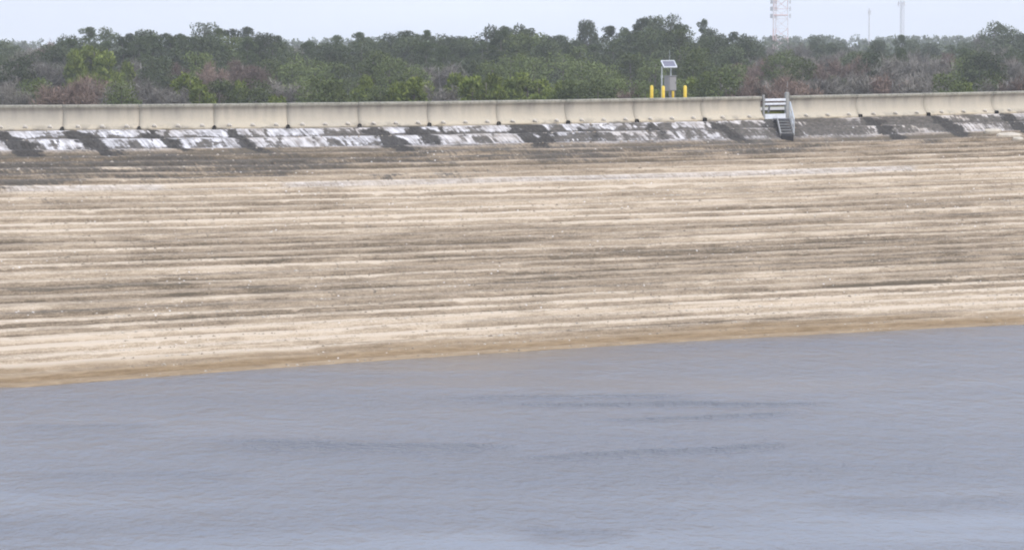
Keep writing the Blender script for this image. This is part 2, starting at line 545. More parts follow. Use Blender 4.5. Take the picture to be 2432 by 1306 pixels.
# mildew: the band below the wall, wider to the left, and the run-off under each joint
sl, sr = s_of(0), s_of(2432)
q = (SSg - sl) / (sr - sl)
lowedge = np.interp(q, [-.3, 0, .35, .6, .8, 1, 1.3], [.33, .315, .255, .215, .17, .155, .15])
upedge = np.interp(q, [-.3, 0, .35, .6, .75, 1, 1.3], [.088, .084, .078, .06, .03, .015, .0])
wob = (fbm(SSg * .3, Tt * 40, 71) - .5)
bandm = smooth01(Tt, upedge + .012 - .012 - .012, upedge + .02) * smooth01(Tt, lowedge + .05 + wob * .16, lowedge - .07 + wob * .16)
mild = bandm * (.6 + 1.15 * (fbm(SSg * .5 + kc * 2.2, Cc * 1.3, 83, 4) - .5) + .34 * (hash2(kc, kc * 0 + 8, 177) - .5))
streaks = smooth01(fbm(SSg * .8, Cc * .55, 93), .54, .72)
upper = smooth01(Tt, .105, .085)
# darker patches eat into the pale courses, more of them to the right
mild = np.maximum(mild, upper * smooth01(fbm(SSg * .62 - Tt * 30, Cc * 1.5, 96, 5), .66 - .17 * smooth01(q, .3, .75), .76 - .12 * smooth01(q, .3, .75)) * .95 * smooth01(q, .12, .5))
# dark line along every joint between the pale courses
mild = np.maximum(mild, upper * (fr > .88) * 1.0)
blk = SSg / 1.55 + kc * .43 + Tt * 4 + (vnoise(SSg * .2, kc, 98) - .5) * .8
mild = np.maximum(mild, upper * (np.abs(blk - np.round(blk)) < .045) * smooth01(vnoise(np.round(blk), kc, 99), .3, .6) * .9)
rag = smooth01(fbm(SSg * 1.3, Cc * 1.6, 97, 4), .56, .66)
mild = np.maximum(mild, upper * rag * (.12 + .75 * smooth01(q, .3, .7)))
stain = np.zeros_like(mild)
for i, jc in enumerate(joints[1:] + joints_r[1:]):
    js = s_of(jc) + .35
    amt = {150: 1.25, 330: .85, 507: 1.0, 680: .35, 848: 1.25, 1012: .5, 1175: 1.0, 1660: .9, 2027: 1.2, 2188: 1.1, 2349: 1.0, -32: 1.3}.get(jc, .6)
    wdt = .22 + .30 * amt * smooth01(Tt, .0, .045)
    d = (SSg - js - .34 * Cc + (fbm(Tt * 110, SSg * 1.6, 700 + i, 5) - .5) * 1.5) / wdt
    leng = .075 + .05 * amt
    stain = np.maximum(stain, np.exp(-d ** 2) * smooth01(Tt, leng + .04, leng - .03) * min(1.3, amt * 1.2))
for jc, amt in ((960, .9), (1235, 1.0), (1800, .8)):
    d = (SSg - s_of(jc) - .34 * Cc + (fbm(Tt * 110, SSg * 1.6, jc, 5) - .5) * 1.6) / .7
    stain = np.maximum(stain, np.exp(-d ** 2) * smooth01(Tt, .13, .09) * amt)
# scattered grey spots lower down
mild = np.maximum(mild, smooth01(fbm(SSg * .5, Cc * .9, 101), .70, .84) * .34 * smooth01(Tt, .9, .8))
mild = mild + upper * (fr > .3) * smooth01(fbm(SSg * 1.7, kc * 2.3, 95, 4), .50, .66) * .55
mild = mild - upper * .42 * smooth01(q, .75, .4) * (mild < .5)
for i in range(9):
    s_c = s_of(60 + 275 * i + 60 * math.sin(i * 5.3)); t_c = .25 + .6 * abs(math.sin(i * 2.7)); ln = .05 + .07 * abs(math.sin(i * 1.9))
    d = SSg - s_c - 7 * (Tt - t_c) + (fbm(Tt * 160, kc * 0 + i, 900 + i) - .5) * .5
    mild = np.maximum(mild, (np.abs(d) < .05) * smooth01(np.abs(Tt - t_c), ln, ln * .7) * .5)
white = np.clip(smooth01(Tt, .112, .10) * (.85 + .9 * (fbm(SSg * .5, kc * .77, 111) - .4)), 0, 1) * (1 - .45 * smooth01(q, .45, .8))
white = np.maximum(white, smooth01(np.abs(Tt - .3 + (fbm(SSg * .3, Tt * 3, 125) - .5) * .01), .013, .004) * smooth01(fbm(SSg * .14, kc, 121, 4), .47, .58) * .42)
white = np.maximum(white, smooth01(np.abs(Tt - .108), .012, .003) * .5 * smooth01(vnoise(SSg * .2, kc, 123), .35, .6))
wet = smooth01(Tt + (fbm(SSg * .25, Cc, 131) - .5) * .03, .945, .985) * .85
uvs = np.column_stack([SSg.ravel(), Cc.ravel()])
idx = np.arange(R * Cn).reshape(R, Cn)
Fq = np.stack([idx[:-1, :-1], idx[1:, :-1], idx[1:, 1:], idx[:-1, 1:]], -1).reshape(-1, 4)
bank = mesh_np('embankment', V.reshape(-1, 3), Fq, M['bank'], uv=uvs,
               attrs={'tone': tone, 'mildew': mild, 'white': white, 'stain': stain, 'wet': wet}, smooth=False)
tag(bank, 'stepped soil cement bank in weathered beige and brown courses', 'embankment', kind='structure')

# loose stones and broken bits of soil cement lying along the treads
g = np.random.default_rng(21)
NS = 11000
ri = np.arange(1, R, 6)
pick_r = ri[np.minimum((len(ri) * g.random(NS) ** .9).astype(int), len(ri) - 1)]
vis = np.where((SS > s_of(-120)) & (SS < s_of(2560)))[0]
pick_c = g.choice(vis, NS)
keep = (Zg[pick_r, pick_c] > .05) & (fbm(SS[pick_c] * .2, pick_r * .37, 222) + .25 * g.random(NS) > .52)
pick_r, pick_c = pick_r[keep], pick_c[keep]
mixk = .8 * g.random((len(pick_r), 1))
base_p = V[pick_r, pick_c] * (1 - mixk) + V[pick_r + 1, pick_c] * mixk
octa = np.array([(1, 0, 0), (0, 1, 0), (-1, 0, 0), (0, -1, 0), (0, 0, 1), (0, 0, -1)], float)
of = np.array([(0, 1, 4), (1, 2, 4), (2, 3, 4), (3, 0, 4), (1, 0, 5), (2, 1, 5), (3, 2, 5), (0, 3, 5)])
sz = (.018 + .048 * g.random((len(base_p), 1, 1)) ** 2.2)
sv_ = octa[None] * sz * (.6 + .9 * g.random((len(base_p), 6, 1))) * np.array([1.5, 1.0, .8])
ang = g.random(len(base_p)) * 6.28
ca, sa_ = np.cos(ang)[:, None], np.sin(ang)[:, None]
sv_ = np.stack([sv_[..., 0] * ca - sv_[..., 1] * sa_, sv_[..., 0] * sa_ + sv_[..., 1] * ca, sv_[..., 2]], -1)
sv_ += base_p[:, None, :]
sf = (of[None] + 6 * np.arange(len(base_p))[:, None, None]).reshape(-1, 3)
tg = NT('loose_stones'); isl = tg.n('ShaderNodeNewGeometry').outputs['Random Per Island']
rp = tg.n('ShaderNodeValToRGB'); rp.color_ramp.elements[0].color = (.19, .155, .115, 1); rp.color_ramp.elements[1].color = (.5, .45, .38, 1)
e_ = rp.color_ramp.elements.new(.6); e_.color = (.36, .3, .225, 1)
tg.l(isl, rp.inputs[0]); tg.color(rp.outputs[0]); tg.set(.9, 0, .25)
tag(mesh_np('gravel', sv_.reshape(-1, 3), sf, tg.m), 'loose stones scattered along the steps of the bank', 'gravel', kind='stuff')

# ------------------------------------------------------------------ water
def water_ruffle(x, y):
    r = np.zeros_like(x)
    for px0, px1, py0, py1, wd, a in ((1180, 1960, 958, 955, .9, 1.0), (1400, 1900, 996, 978, .7, .75), (1000, 1650, 945, 937, .9, .5),
                                     (480, 1210, 1046, 1060, 1.6, .65), (1200, 1870, 1086, 1054, 1.0, .85), (0, 380, 1012, 1012, 1.6, .5),
                                     (1900, 2432, 1196, 1180, 1.2, .22), (0, 600, 1130, 1120, 1.5, .35), (1216, 1500, 1262, 1258, 1.0, .4)):
        a0 = on_level(px0, py0, 0); a1 = on_level(px1, py1, 0)
        dx, dy = a1.x - a0.x, a1.y - a0.y
        L = math.hypot(dx, dy)
        u = ((x - a0.x) * dx + (y - a0.y) * dy) / (L * L)
        v = (-(x - a0.x) * dy + (y - a0.y) * dx) / L
        v = v + (fbm(x * .35, y * .5, int(px0)) - .5) * 1.2
        prof = np.where(v > 0, np.exp(-(v / (wd * .3)) ** 2), .78 * np.exp(-(v / (wd * 1.2)) ** 2) + .22 * np.exp(-(v / (wd * .25)) ** 2))
        r = np.maximum(r, a * prof * smooth01(u, -.05, .3) * smooth01(u, 1.06, .85))
    return r
gx = np.r_[np.linspace(-500, -32, 12), np.arange(-30, 40.1, .35), np.linspace(42, 500, 12)]
gy = np.r_[np.linspace(-250, 48, 8), np.arange(50, 112, .18), np.linspace(113, 124, 6)]
X, Y = np.meshgrid(gx, gy)
idx = np.arange(X.size).reshape(X.shape)
Fq = np.stack([idx[:-1, :-1], idx[:-1, 1:], idx[1:, 1:], idx[1:, :-1]], -1).reshape(-1, 4)
shore = np.interp(X, Lp[:, 0], Lp[:, 1]) - Y
cpt = on_level(1110, 868, 0)
reach = 2.2 + 7.0 * np.exp(-((X - cpt.x) / 4.5) ** 2) + 2.2 * (fbm(X * .3, Y * .4, 800) - .5)  # wider at the centre: the bank's brown reflection put into the colour
shallow_reflect = np.clip(1 - shore / np.maximum(.6, reach), 0, 1) ** 1.3 * (.6 + .35 * np.exp(-(shore / 1.0) ** 2)) * (.55 + .9 * (fbm(X * 1.2, Y * 1.6, 810) - .2))
wt = mesh_np('water', np.column_stack([X.ravel(), Y.ravel(), np.zeros(X.size)]), Fq, M['water'],
             attrs={'ruffle': water_ruffle(X, Y), 'shallow_reflect': shallow_reflect})
tag(wt, 'wind rippled grey blue reservoir water', 'water', kind='structure')

# ------------------------------------------------------------------ crest, back slope and land
gs = np.r_[Sx[0] + 2, np.arange(sa - 60, sb + 60, 3.0), Sx[-1] - 2]
gn = N2(s_of(1216)); 
prof = [(-.10, CREST - .9), (-.125, CREST - .05), (-5, CREST), (-9, CREST - .05), (-34, LAND), (-90, LAND - .1)]
G = []
for o, z in prof:
    p = P2(gs) + N2(gs) * o
    G.append(np.column_stack([p, np.full(len(gs), z)]))
for o in (300, 900, 2000):
    p = P2(gs) + N2(gs) * -90 - gn * o
    c = P2(s_of(1216))
    p = c - gn * (o + 90) + (p - (c - gn * (o + 90))) * (1 + o / 500)
    G.append(np.column_stack([np.clip(p[:, 0], -2200, 2200), np.clip(p[:, 1], 0, 2300), np.full(len(gs), LAND - .1)]))
G = np.array(G); r_, c_ = G.shape[:2]
idx = np.arange(r_ * c_).reshape(r_, c_)
Fq = np.stack([idx[:-1, :-1], idx[:-1, 1:], idx[1:, 1:], idx[1:, :-1]], -1).reshape(-1, 4)
tag(mesh_np('ground', G.reshape(-1, 3), Fq, M['ground']), 'grassy land behind the dam', 'ground', kind='structure')
rd = []
for o in (-.8, -5.2):
    p = P2(gs) + N2(gs) * o
    rd.append(np.column_stack([p, np.full(len(gs), CREST + .035)]))
rd = np.array(rd); idx = np.arange(2 * len(gs)).reshape(2, -1)
Fq = np.stack([idx[:-1, :-1], idx[:-1, 1:], idx[1:, 1:], idx[1:, :-1]], -1).reshape(-1, 4)
tag(mesh_np('road', rd.reshape(-1, 3), Fq, M['road']), 'pale shell road along the crest', 'road', kind='structure')

# ------------------------------------------------------------------ wave wall, panel by panel
PROF = [(-.12, 0), (.56, 0), (.56, .10), (.50, .145), (.42, .20), (.335, .29), (.265, .40), (.215, .52), (.18, .65), (.165, .78),
        (.175, .90), (.21, .99), (.265, 1.045), (.30, 1.062), (.315, 1.075), (.315, 1.17), (.30, 1.2), (.27, 1.21), (-.09, 1.215), (-.12, 1.19)]
WZ = BASE - .015

def wall_panel(c0, c1, label, anchors=3):
    a, b = s_of(c0) + .007, s_of(c1) - .007
    mid = (a + b) / 2
    org = spot(mid, 0, WZ)
    n = 14
    vs, uv = [], []
    for i in range(n + 1):
        s = a + (b - a) * i / n
        p, nn = P2(s), N2(s)
        wig = (float(fbm(s * .6, 3.1, 5)) - .5) * .02
        for o, z in PROF:
            q2 = p + nn * (o + wig)
            vs.append((q2[0] - org.x, q2[1] - org.y, z + (wig * .6 if z > 1 else 0)))
            uv.append((s, z))
    k = len(PROF)
    me = bpy.data.meshes.new('wave_wall_panel')
    fs = []
    for i in range(n):
        for j in range(k):
            j2 = (j + 1) % k
            fs.append((i * k + j, (i + 1) * k + j, (i + 1) * k + j2, i * k + j2))
    fs.append(tuple(range(k))); fs.append(tuple(reversed(range(n * k, n * k + k))))
    me.from_pydata(vs, [], fs); me.update()
    l = me.uv_layers.new(name='UVMap')
    for lp in me.loops: l.data[lp.index].uv = uv[lp.vertex_index]
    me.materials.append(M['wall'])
    o = bpy.data.objects.new('wave_wall_panel', me)
    COL.objects.link(o); o.location = org
    tag(o, label, 'wall panel', 'curved concrete wall panels along the crest', 'thing')
    for p in me.polygons[:n * k]: p.use_smooth = True
    L = b - a
    for f in ((.2, .52, .84) if anchors == 3 else (.3, .75)):
        s = a + L * f
        c = anchor_mesh(o)
        sp_ = spot(s, .52, 0)
        c.location = (sp_.x - org.x, sp_.y - org.y, .09)
        c.rotation_euler = (0, 0, yaw(s))
    return o

_anchor = []
def anchor_mesh(parent):
    if not _anchor:
        b = MB()
        b.box((0, .02, .10), (.17, .2, .13), Matrix.Rotation(-.45, 3, 'X'), .03)
        b.box((.11, .0, .06), (.06, .14, .1), None, .015)
        b.tube([(0, -.04, .12), (0, -.10, .13)], .045, 8)
        c = b.build('anchor', M['anchor'], parent)
        _anchor.append(c)
        return c
    c = _anchor[0].copy(); COL.objects.link(c); c.parent = parent
    return c

ordn = ['first', 'second', 'third', 'fourth', 'fifth', 'sixth', 'seventh', 'eighth', 'ninth', 'tenth', 'eleventh', 'twelfth']
marks = []         # (c0, c1, phrase used to point at things above this panel)
for i in range(len(joints)):
    c0 = joints[i]; c1 = joints[i + 1] if i + 1 < len(joints) else gate_a - 4
    k = i - 2
    if k < 0:
        wall_panel(c0, c1, 'curved cream wall panel beyond the %s end of the row' % ('far left' if k == -2 else 'left'))
        continue
    if c0 == 1500: lab = 'curved cream wall panel in front of the yellow posts'
    elif c0 == 1660: lab = 'shorter curved wall panel ending at the white gate'
    else: lab = 'curved cream wall panel with grey grime, %s from the left end' % ordn[k]
    wall_panel(c0, c1, lab, 2 if c0 == 1660 else 3)
    marks.append((c0, c1, {1500: 'wall panel with yellow posts', 1660: 'wall panel left of gate'}.get(c0, '%s wall panel from left' % ordn[k])))
marks.append((gate_a, gate_b, 'the white gate'))
for i in range(len(joints_r) - 1):
    c0, c1 = joints_r[i], joints_r[i + 1]
    if i < 4:
        wall_panel(c0, c1, ['curved cream wall panel just right of the metal stair', 'curved cream wall panel, second to the right of the stair',
                            'curved cream wall panel, third to the right of the stair', 'curved cream wall panel cut off by the right frame edge'][i])
        marks.append((c0, c1, ['wall panel right of stair', 'second wall panel past the stair', 'third wall panel past the stair', 'last wall panel on right'][i]))
    else: wall_panel(c0, c1, 'curved cream wall panel beyond the right end of the row')

# black stubs standing in for the dark drain notch at each joint
dr = None
jl = [j for j in joints[2:]] + joints_r[1:5]
for i, jc in enumerate(jl):
    s = s_of(jc)
    p = spot(s, .60, BASE - .03)
    if dr is None:
        b = MB()
        n = 12
        for r0, r1, y0, y1 in ((.105, .105, .12, -.12), (.105, .085, -.12, -.12), (.085, .085, -.12, .10), (.085, .001, .10, .10)):
            vs = []
            for rr, yy in ((r0, y0), (r1, y1)):
                vs += [(rr * math.cos(2 * math.pi * k / n), yy, .13 + 1.15 * rr * math.sin(2 * math.pi * k / n)) for k in range(n)]
            b.add(vs, [(k, (k + 1) % n, n + (k + 1) % n, n + k) for k in range(n)])
        b.box((0, .02, .03), (.26, .2, .07), None, .015)
        dr = b.build('notch_stand_in', M['black'])
        o = dr
    else:
        o = dr.copy(); COL.objects.link(o)
    o.location = p; o.rotation_euler = (0, 0, yaw(s)); o.scale = (.82, .82, .82)
    where = ('between the %s and %s wall panels from the left' % (ordn[i - 1], ordn[i]) if 0 < i < 10 else
             'at the left end of the first wall panel' if i == 0 else
             ['at the joint before the panel that meets the gate', 'at the first joint right of the stair', 'at the second joint right of the stair',
              'at the third joint right of the stair', 'at the fourth joint right of the stair'][i - 10])
    tag(o, 'small dark drain notch stand-in ' + where, 'drain', 'drain notch stand-ins at the wall joints')

# ------------------------------------------------------------------ gate in the wall and stair down the bank
sg0, sg1 = s_of(gate_a), s_of(gate_b)
gm = (sg0 + sg1) / 2
gate = empty('gate', spot(gm, .2, BASE), yaw(gm))
tag(gate, 'white aluminium gate with two rails closing the gap in the wall', 'gate')
gw = sg1 - sg0
b = MB(); b.box((-gw / 2 + .06, 0, .64), (.10, .10, 1.27), None, .012); b.build('post', M['dullalu'], gate)
b = MB(); b.box((gw / 2 - .11, 0, .68), (.2, .18, 1.36), None, .015); b.box((gw / 2 - .11, 0, 1.37), (.16, .14, .05), None, .01); b.build('post', M['dullalu'], gate)
gl, gr = -gw / 2 + .115, gw / 2 - .215
for zc, hh in ((1.0, .13), (.79, .11)):
    b = MB(); b.box(((gl + gr) / 2, -.05, zc), (gr - gl, .06, hh), None, .015); b.build('rail', M['alu'], gate)
b = MB(); b.box(((gl + gr) / 2, -.05, .14), (gr - gl, .05, .26), None, .012); b.build('kick_plate', M['alu'], gate)
b = MB(); b.box((gl + .3, .03, .52), (.09, .05, .40), Matrix.Rotation(.22, 3, 'Y')); b.build('latch', M['grate'], gate)

ss = s_of(1842)
st = empty('access_stair', spot(ss, .62, BASE), yaw(ss) - .5)
tag(st, 'short grey metal stair with white handrails below the gate', 'stair')
# local -y runs down the bank
b = MB(); b.box((-.06, -.5, .03), (.8, 1.0, .05)); b.build('landing', M['grate'], st)
steps = [(-1.18, -.06), (-1.56, -.19), (-1.94, -.32), (-2.36, -.45), (-2.76, -.58)]
for yy, zz in steps:
    b = MB(); b.box((0, yy - .06, zz), (.60, .30, .05), None, .01); b.box((0, yy - .212, zz - .01), (.60, .016, .085)); b.build('tread', M['treads'], st)
for sx in (-.33, .33):
    b = MB()
    d = Vector((0, -2.0, -.68)); L = d.length
    b.box((sx, -2.0, -.32), (.06, L + .1, .17), Matrix.Rotation(math.atan2(.68, 2.0), 3, 'X'), .01)
    b.build('stringer', M['dullalu'], st)
def hand(sx):
    b = MB()
    b.tube([(sx, -.30, .0), (sx, -.30, .82), (sx, -.36, .90), (sx, -.48, .90), (sx, -2.62, .16), (sx, -2.70, .08), (sx, -2.70, -.72)], .036, 8)
    b.tube([(sx, -.30, .45), (sx, -2.70, -.28)], .028, 8)
    b.tube([(sx, -1.5, .53), (sx, -1.5, -.36)], .03, 8)
    b.build('handrail', M['galv'], st)
hand(.37)
b = MB(); b.box((0, -3.02, -.86), (.62, .3, .34), None, .02); b.box((.05, -2.95, -.70), (.5, .3, .06)); b.build('foot_block', M['black'], st)  # black block standing in for the dark void at the stair's foot

# ------------------------------------------------------------------ bollards and the monitoring station
def at_crest(col, o): return spot(s_of(col), o, CREST + .035)
proto = None
for col, o, hgt, lab in ((1575, -3.1, 1.32, 'yellow post in front of the thin pole of the monitoring station'),
                         (1627, -3.1, 1.32, 'yellow post standing alone right of the grey cabinet'),
                         (1548, -4.9, 1.32, 'yellow post farthest left of the grey cabinet'),
                         (1598, -4.9, 1.32, 'yellow post half hidden behind the grey cabinet')):
    p = at_depth(col, 300, spot(s_of(col), o).y); p.z = CREST + .035
    if proto is None:
        root = empty('bollard', p)
        b = MB(); b.tube([(0, 0, 0), (0, 0, hgt - .07), (0, 0, hgt - .03), (0, 0, hgt)], [.088, .088, .07, .025], 18); b.build('post', M['yellow'], root, True)
        b = MB(); b.tube([(0, 0, -.03), (0, 0, .05)], [.2, .18], 18); b.build('foot_block', M['road'], root)
        proto = root
    else:
        root = proto.copy(); COL.objects.link(root)
        for ch in proto.children:
            c = ch.copy(); COL.objects.link(c); c.parent = root
    root.location = p
    tag(root, lab, 'bollard', 'yellow posts round the monitoring station')

# the station stands where the line of sight to its cabinet crosses the crest
base = at_depth(1591, 300, spot(s_of(1610), -4.1).y); base.z = CREST + .035
stn = empty('monitoring_station', base, math.radians(29))
tag(stn, 'grey cabinet on posts with a tilted solar panel on top', 'monitoring station')
stn_R = Matrix.Rotation(math.radians(-29), 3, 'Z')
def loc(px, zz, dy=0.0):          # place by sideways metres seen from the front, height, depth
    v = stn_R @ Vector((px, dy, 0)); v.z = zz; return v
SCM = 45.2
zc0, zc1 = 1.02, 1.80
b = MB(); b.box((.02, 0, (zc0 + zc1) / 2), (.46, .50, zc1 - zc0), None, .02); b.box((.02, -.02, zc1 + .012), (.5, .56, .025), None, .008)
cab = b.build('cabinet', M['cabinet'], stn)
b = MB(); b.box((.02, -.265, (zc0 + zc1) / 2), (.40, .028, zc1 - zc0 - .07), None, .012); dd = b.build('door', M['cabinet'], cab)
b = MB(); b.box((.17, -.29, 1.45), (.03, .03, .13), None, .008); b.build('handle', M['grate'], dd) if False else b.build('handle', M['grate'], cab)
for sx, sy in ((-.15, -.18), (.19, -.18), (-.15, .18), (.19, .18)):
    b = MB(); b.box((sx, sy, zc0 / 2), (.05, .05, zc0)); b.build('leg', M['grate'], stn)
pl = loc((1574 - 1594) / SCM, 0, -.25)
b = MB(); b.tube([(pl.x, pl.y, 0), (pl.x, pl.y, 1.7)], .034, 10); b.tube([(pl.x, pl.y, 1.7), (pl.x, pl.y, 1.84)], .055, 10); b.tube([(pl.x, pl.y, 1.84), (pl.x, pl.y, 2.30)], .03, 10)
b.build('pole', M['galv'], stn)
pr = loc((1597 - 1594) / SCM, 0, .32)
b = MB(); b.tube([(pr.x, pr.y, 0), (pr.x, pr.y, 2.36)], .034, 10); b.build('pole', M['galv'], stn)
pa = loc((1594.5 - 1594) / SCM, 0, .45)
b = MB(); b.tube([(pa.x, pa.y, 2.3), (pa.x, pa.y, 3.18)], [.014, .008], 6); b.tube([(pa.x, pa.y, 2.4), (pr.x, pr.y, 2.4)], .014, 6); b.build('antenna', M['galv'], stn)
sp_c = loc((1592 - 1594) / SCM, 2.42, .1)
spn = empty('solar_panel', sp_c); spn.parent = stn
spn.rotation_euler = (math.radians(34), 0, math.radians(-14))
b = MB(); b.box((0, 0, .0), (.66, .52, .03)); b.build('cells', M['cells'], spn)
b = MB()
for c_b, s_b in (((0, -.285, .008), (.74, .05, .06)), ((0, .285, .008), (.74, .05, .06)), ((-.35, 0, .008), (.04, .52, .06)), ((.35, 0, .008), (.04, .52, .06))):
    b.box(c_b, s_b)
b.build('frame', M['alu'], spn)

# ------------------------------------------------------------------ pale rubble slabs lying on the bank at the right
for i, (px, py, sx, sy, sz, rz, lab) in enumerate(((2358, 318, 1.25, .5, .16, .1, 'pale broken slab, upper left of the three on the bank'),
                                               (2398, 328, 1.5, .6, .2, -.12, 'pale broken slab, largest of the three on the bank'),
                                               (2418, 337, .75, .45, .17, .3, 'pale broken slab, lowest of the three on the bank'))):
    # walk the line of sight down to the stepped surface
    best = None
    for zq in np.arange(7.9, 6.4, -.02):
        p = on_level(px, py, zq)
        ssq = float(np.interp(px - 60 * (8.1 - zq), cols, S_cols))
        a_ = P2(ssq) + N2(ssq) * .5; b_ = L2(ssq)
        t_ = np.dot(np.array(p[:2]) - a_, b_ - a_) / np.dot(b_ - a_, b_ - a_)
        e_ = abs(BASE - t_ * BASE - zq)
        if best is None or e_ < best[0]: best = (e_, p, ssq)
    p = best[1]
    nn = 11; vs = []
    for zz, sc_ in ((-.6, .97), (.0, 1.0), (.42, .96), (.5, .86)):
        for k in range(nn):
            a = 2 * math.pi * k / nn
            rr = (.78 + .34 * float(hash2(np.array(k), np.array(i), 9))) * sc_
            vs.append((math.cos(a) * rr * sx / 1.9, math.sin(a) * rr * sy / 1.9, zz * sz + .03 * float(hash2(np.array(k), np.array(i), 19))))
    fs = [(r * nn + k, r * nn + (k + 1) % nn, (r + 1) * nn + (k + 1) % nn, (r + 1) * nn + k) for r in range(3) for k in range(nn)]
    fs += [tuple(reversed(range(nn))), tuple(range(3 * nn, 4 * nn))]
    b = MB(); b.add(vs, fs)
    o = b.build('rubble_slab', M['concrete_chunk'])
    o.location = p + Vector((0, 0, .12)); o.rotation_euler = (math.radians(14), 0, yaw(best[2]) + rz)
    tag(o, lab, 'rubble', 'pale slabs on the bank at the right')

# ------------------------------------------------------------------ tree kinds
def leaves(cent, rad, n, w, l, up=.3, out=.6, shell=.5, seed=0, tri=False):
    """small faces spread through ellipsoidal clumps; returns V, F"""
    g = np.random.default_rng(seed)
    C_ = np.repeat(cent, n, 0); Rr = np.repeat(rad, n, 0)
    d = g.normal(size=C_.shape); d /= np.linalg.norm(d, axis=1, keepdims=True)
    rr = (shell + (1 - shell) * g.random((len(d), 1)) ** .5) * (.75 + .35 * g.random((len(d), 1)))
    p = C_ + d * Rr * rr
    ax = d * out + g.normal(size=d.shape) * .55; ax[:, 2] += up
    ax /= np.linalg.norm(ax, axis=1, keepdims=True)
    sd_ = np.cross(ax, g.normal(size=d.shape)); sd_ /= np.linalg.norm(sd_, axis=1, keepdims=True)
    W_ = w * (.6 + .8 * g.random((len(d), 1))) / 2; L_ = l * (.6 + .8 * g.random((len(d), 1)))
    if tri:
        V_ = np.stack([p - sd_ * W_, p + sd_ * W_, p + ax * L_], 1)
        return V_.reshape(-1, 3), np.arange(len(p) * 3).reshape(-1, 3)
    V_ = np.stack([p - ax * L_ * .5, p + sd_ * W_, p + ax * L_ * .5, p - sd_ * W_], 1)
    return V_.reshape(-1, 3), np.arange(len(p) * 4).reshape(-1, 4)

def trunk_mesh(name, H, r, limbs, mat, seed):
    rr = random.Random(seed)
    b = MB()
    pts = [(0, 0, -.5)]; rad = [r * 1.25]
    x = y = 0
    for i in range(1, 8):
        x += rr.uniform(-.12, .12); y += rr.uniform(-.12, .12)
        pts.append((x, y, H * i / 7)); rad.append(r * (1 - .8 * i / 7))
    b.tube(pts, rad, 8)
    for p in limbs:
        z0 = max(.15 * H, p[2] - .45 * math.hypot(p[0], p[1]) - rr.uniform(.2, .7))
        z0 = min(z0, H * .95)
        k = z0 / H * 7; i = min(int(k), 6); f = k - i
        q0 = Vector(pts[i]).lerp(Vector(pts[i + 1]), f) if i < 7 else Vector(pts[-1])
        q1 = Vector(p); qm = q0.lerp(q1, .5) + Vector((0, 0, rr.uniform(-.1, .25)))
        r0 = r * .42 * (1 - .6 * z0 / H)
        b.tube([q0, qm, q1], [r0, r0 * .65, r0 * .25], 5, False)
    o = b.build(name, mat, None, True)
    return o

protos = {}
def proto_tree(kind, V_, F_, mat, H, r, limbs, barkmat, seed):
    tr = trunk_mesh('trunk', H * .93, r, limbs, barkmat, seed)
    cr = mesh_np('crown', V_, F_, mat)
    for o in (tr, cr): COL.objects.unlink(o)
    protos.setdefault(kind, []).append((tr.data, cr.data, H))

def gen_pine(seed, H=16):
    g = random.Random(seed); cs, rs = [], []
    lean = g.uniform(-.4, .4)
    nb = g.randint(30, 40)
    for i in range(nb):
        f = (i + g.random()) / nb
        z = H * (.30 + .68 * f)
        rmax = 2.8 * (1 - abs(f - .42) ** 1.6 * 1.4) * g.uniform(.55, 1.1)
        rmax = max(.25, rmax)
        a = g.uniform(0, 6.283)
        d = rmax * g.uniform(.45, 1)
        cs.append((math.cos(a) * d + lean * f, math.sin(a) * d, z + g.uniform(-.3, .3)))
        q = g.uniform(.65, 1.15)
        rs.append((q, q, q * g.uniform(.5, .75)))
    cs.append((lean, 0, H - .5)); rs.append((.8, .8, .6))
    V_, F_ = leaves(np.array(cs), np.array(rs), 190, .15, .34, .35, .6, .45, seed)
    proto_tree('pine', V_, F_, M['pine'], H, .17, cs[::2], M['bark'], seed)

def gen_oak(seed, kind, mat, H=12, n=46, per=80, W_=3.4, low=.25):
    g = random.Random(seed); cs, rs = [], []
    for i in range(n):
        f = g.random() ** .75
        z = H * (low + (1 - low) * f) - .5
        env = W_ * math.sqrt(max(.05, 1 - ((f - .42) / .62) ** 2))
        a = g.uniform(0, 6.283); d = env * g.uniform(.35, .95)
        cs.append((math.cos(a) * d, math.sin(a) * d, z))
        q = g.uniform(.9, 1.5); rs.append((q, q, q * g.uniform(.65, .9)))
    V_, F_ = leaves(np.array(cs), np.array(rs), per * 2, .19, .26, .15, .4, .5, seed)
    proto_tree(kind, V_, F_, mat, H, .24, cs[::2], M['bark'], seed)

def gen_young(seed, H=8):
    g = random.Random(seed); cs, rs = [], []
    for i in range(44):
        f = g.random() ** .8
        z = H * (.1 + .88 * f) - .2
        env = 2.2 * (1 - f) ** .6 + .3
        a = g.uniform(0, 6.283); d = env * g.uniform(.4, 1)
        cs.append((math.cos(a) * d, math.sin(a) * d, z))
        q = g.uniform(.38, .62); rs.append((q, q, q * 1.15))
    V_, F_ = leaves(np.array(cs), np.array(rs), 130, .12, .36, .75, .6, .35, seed)
    proto_tree('young', V_, F_, M['young'], H, .13, cs[::2], M['bark'], seed)

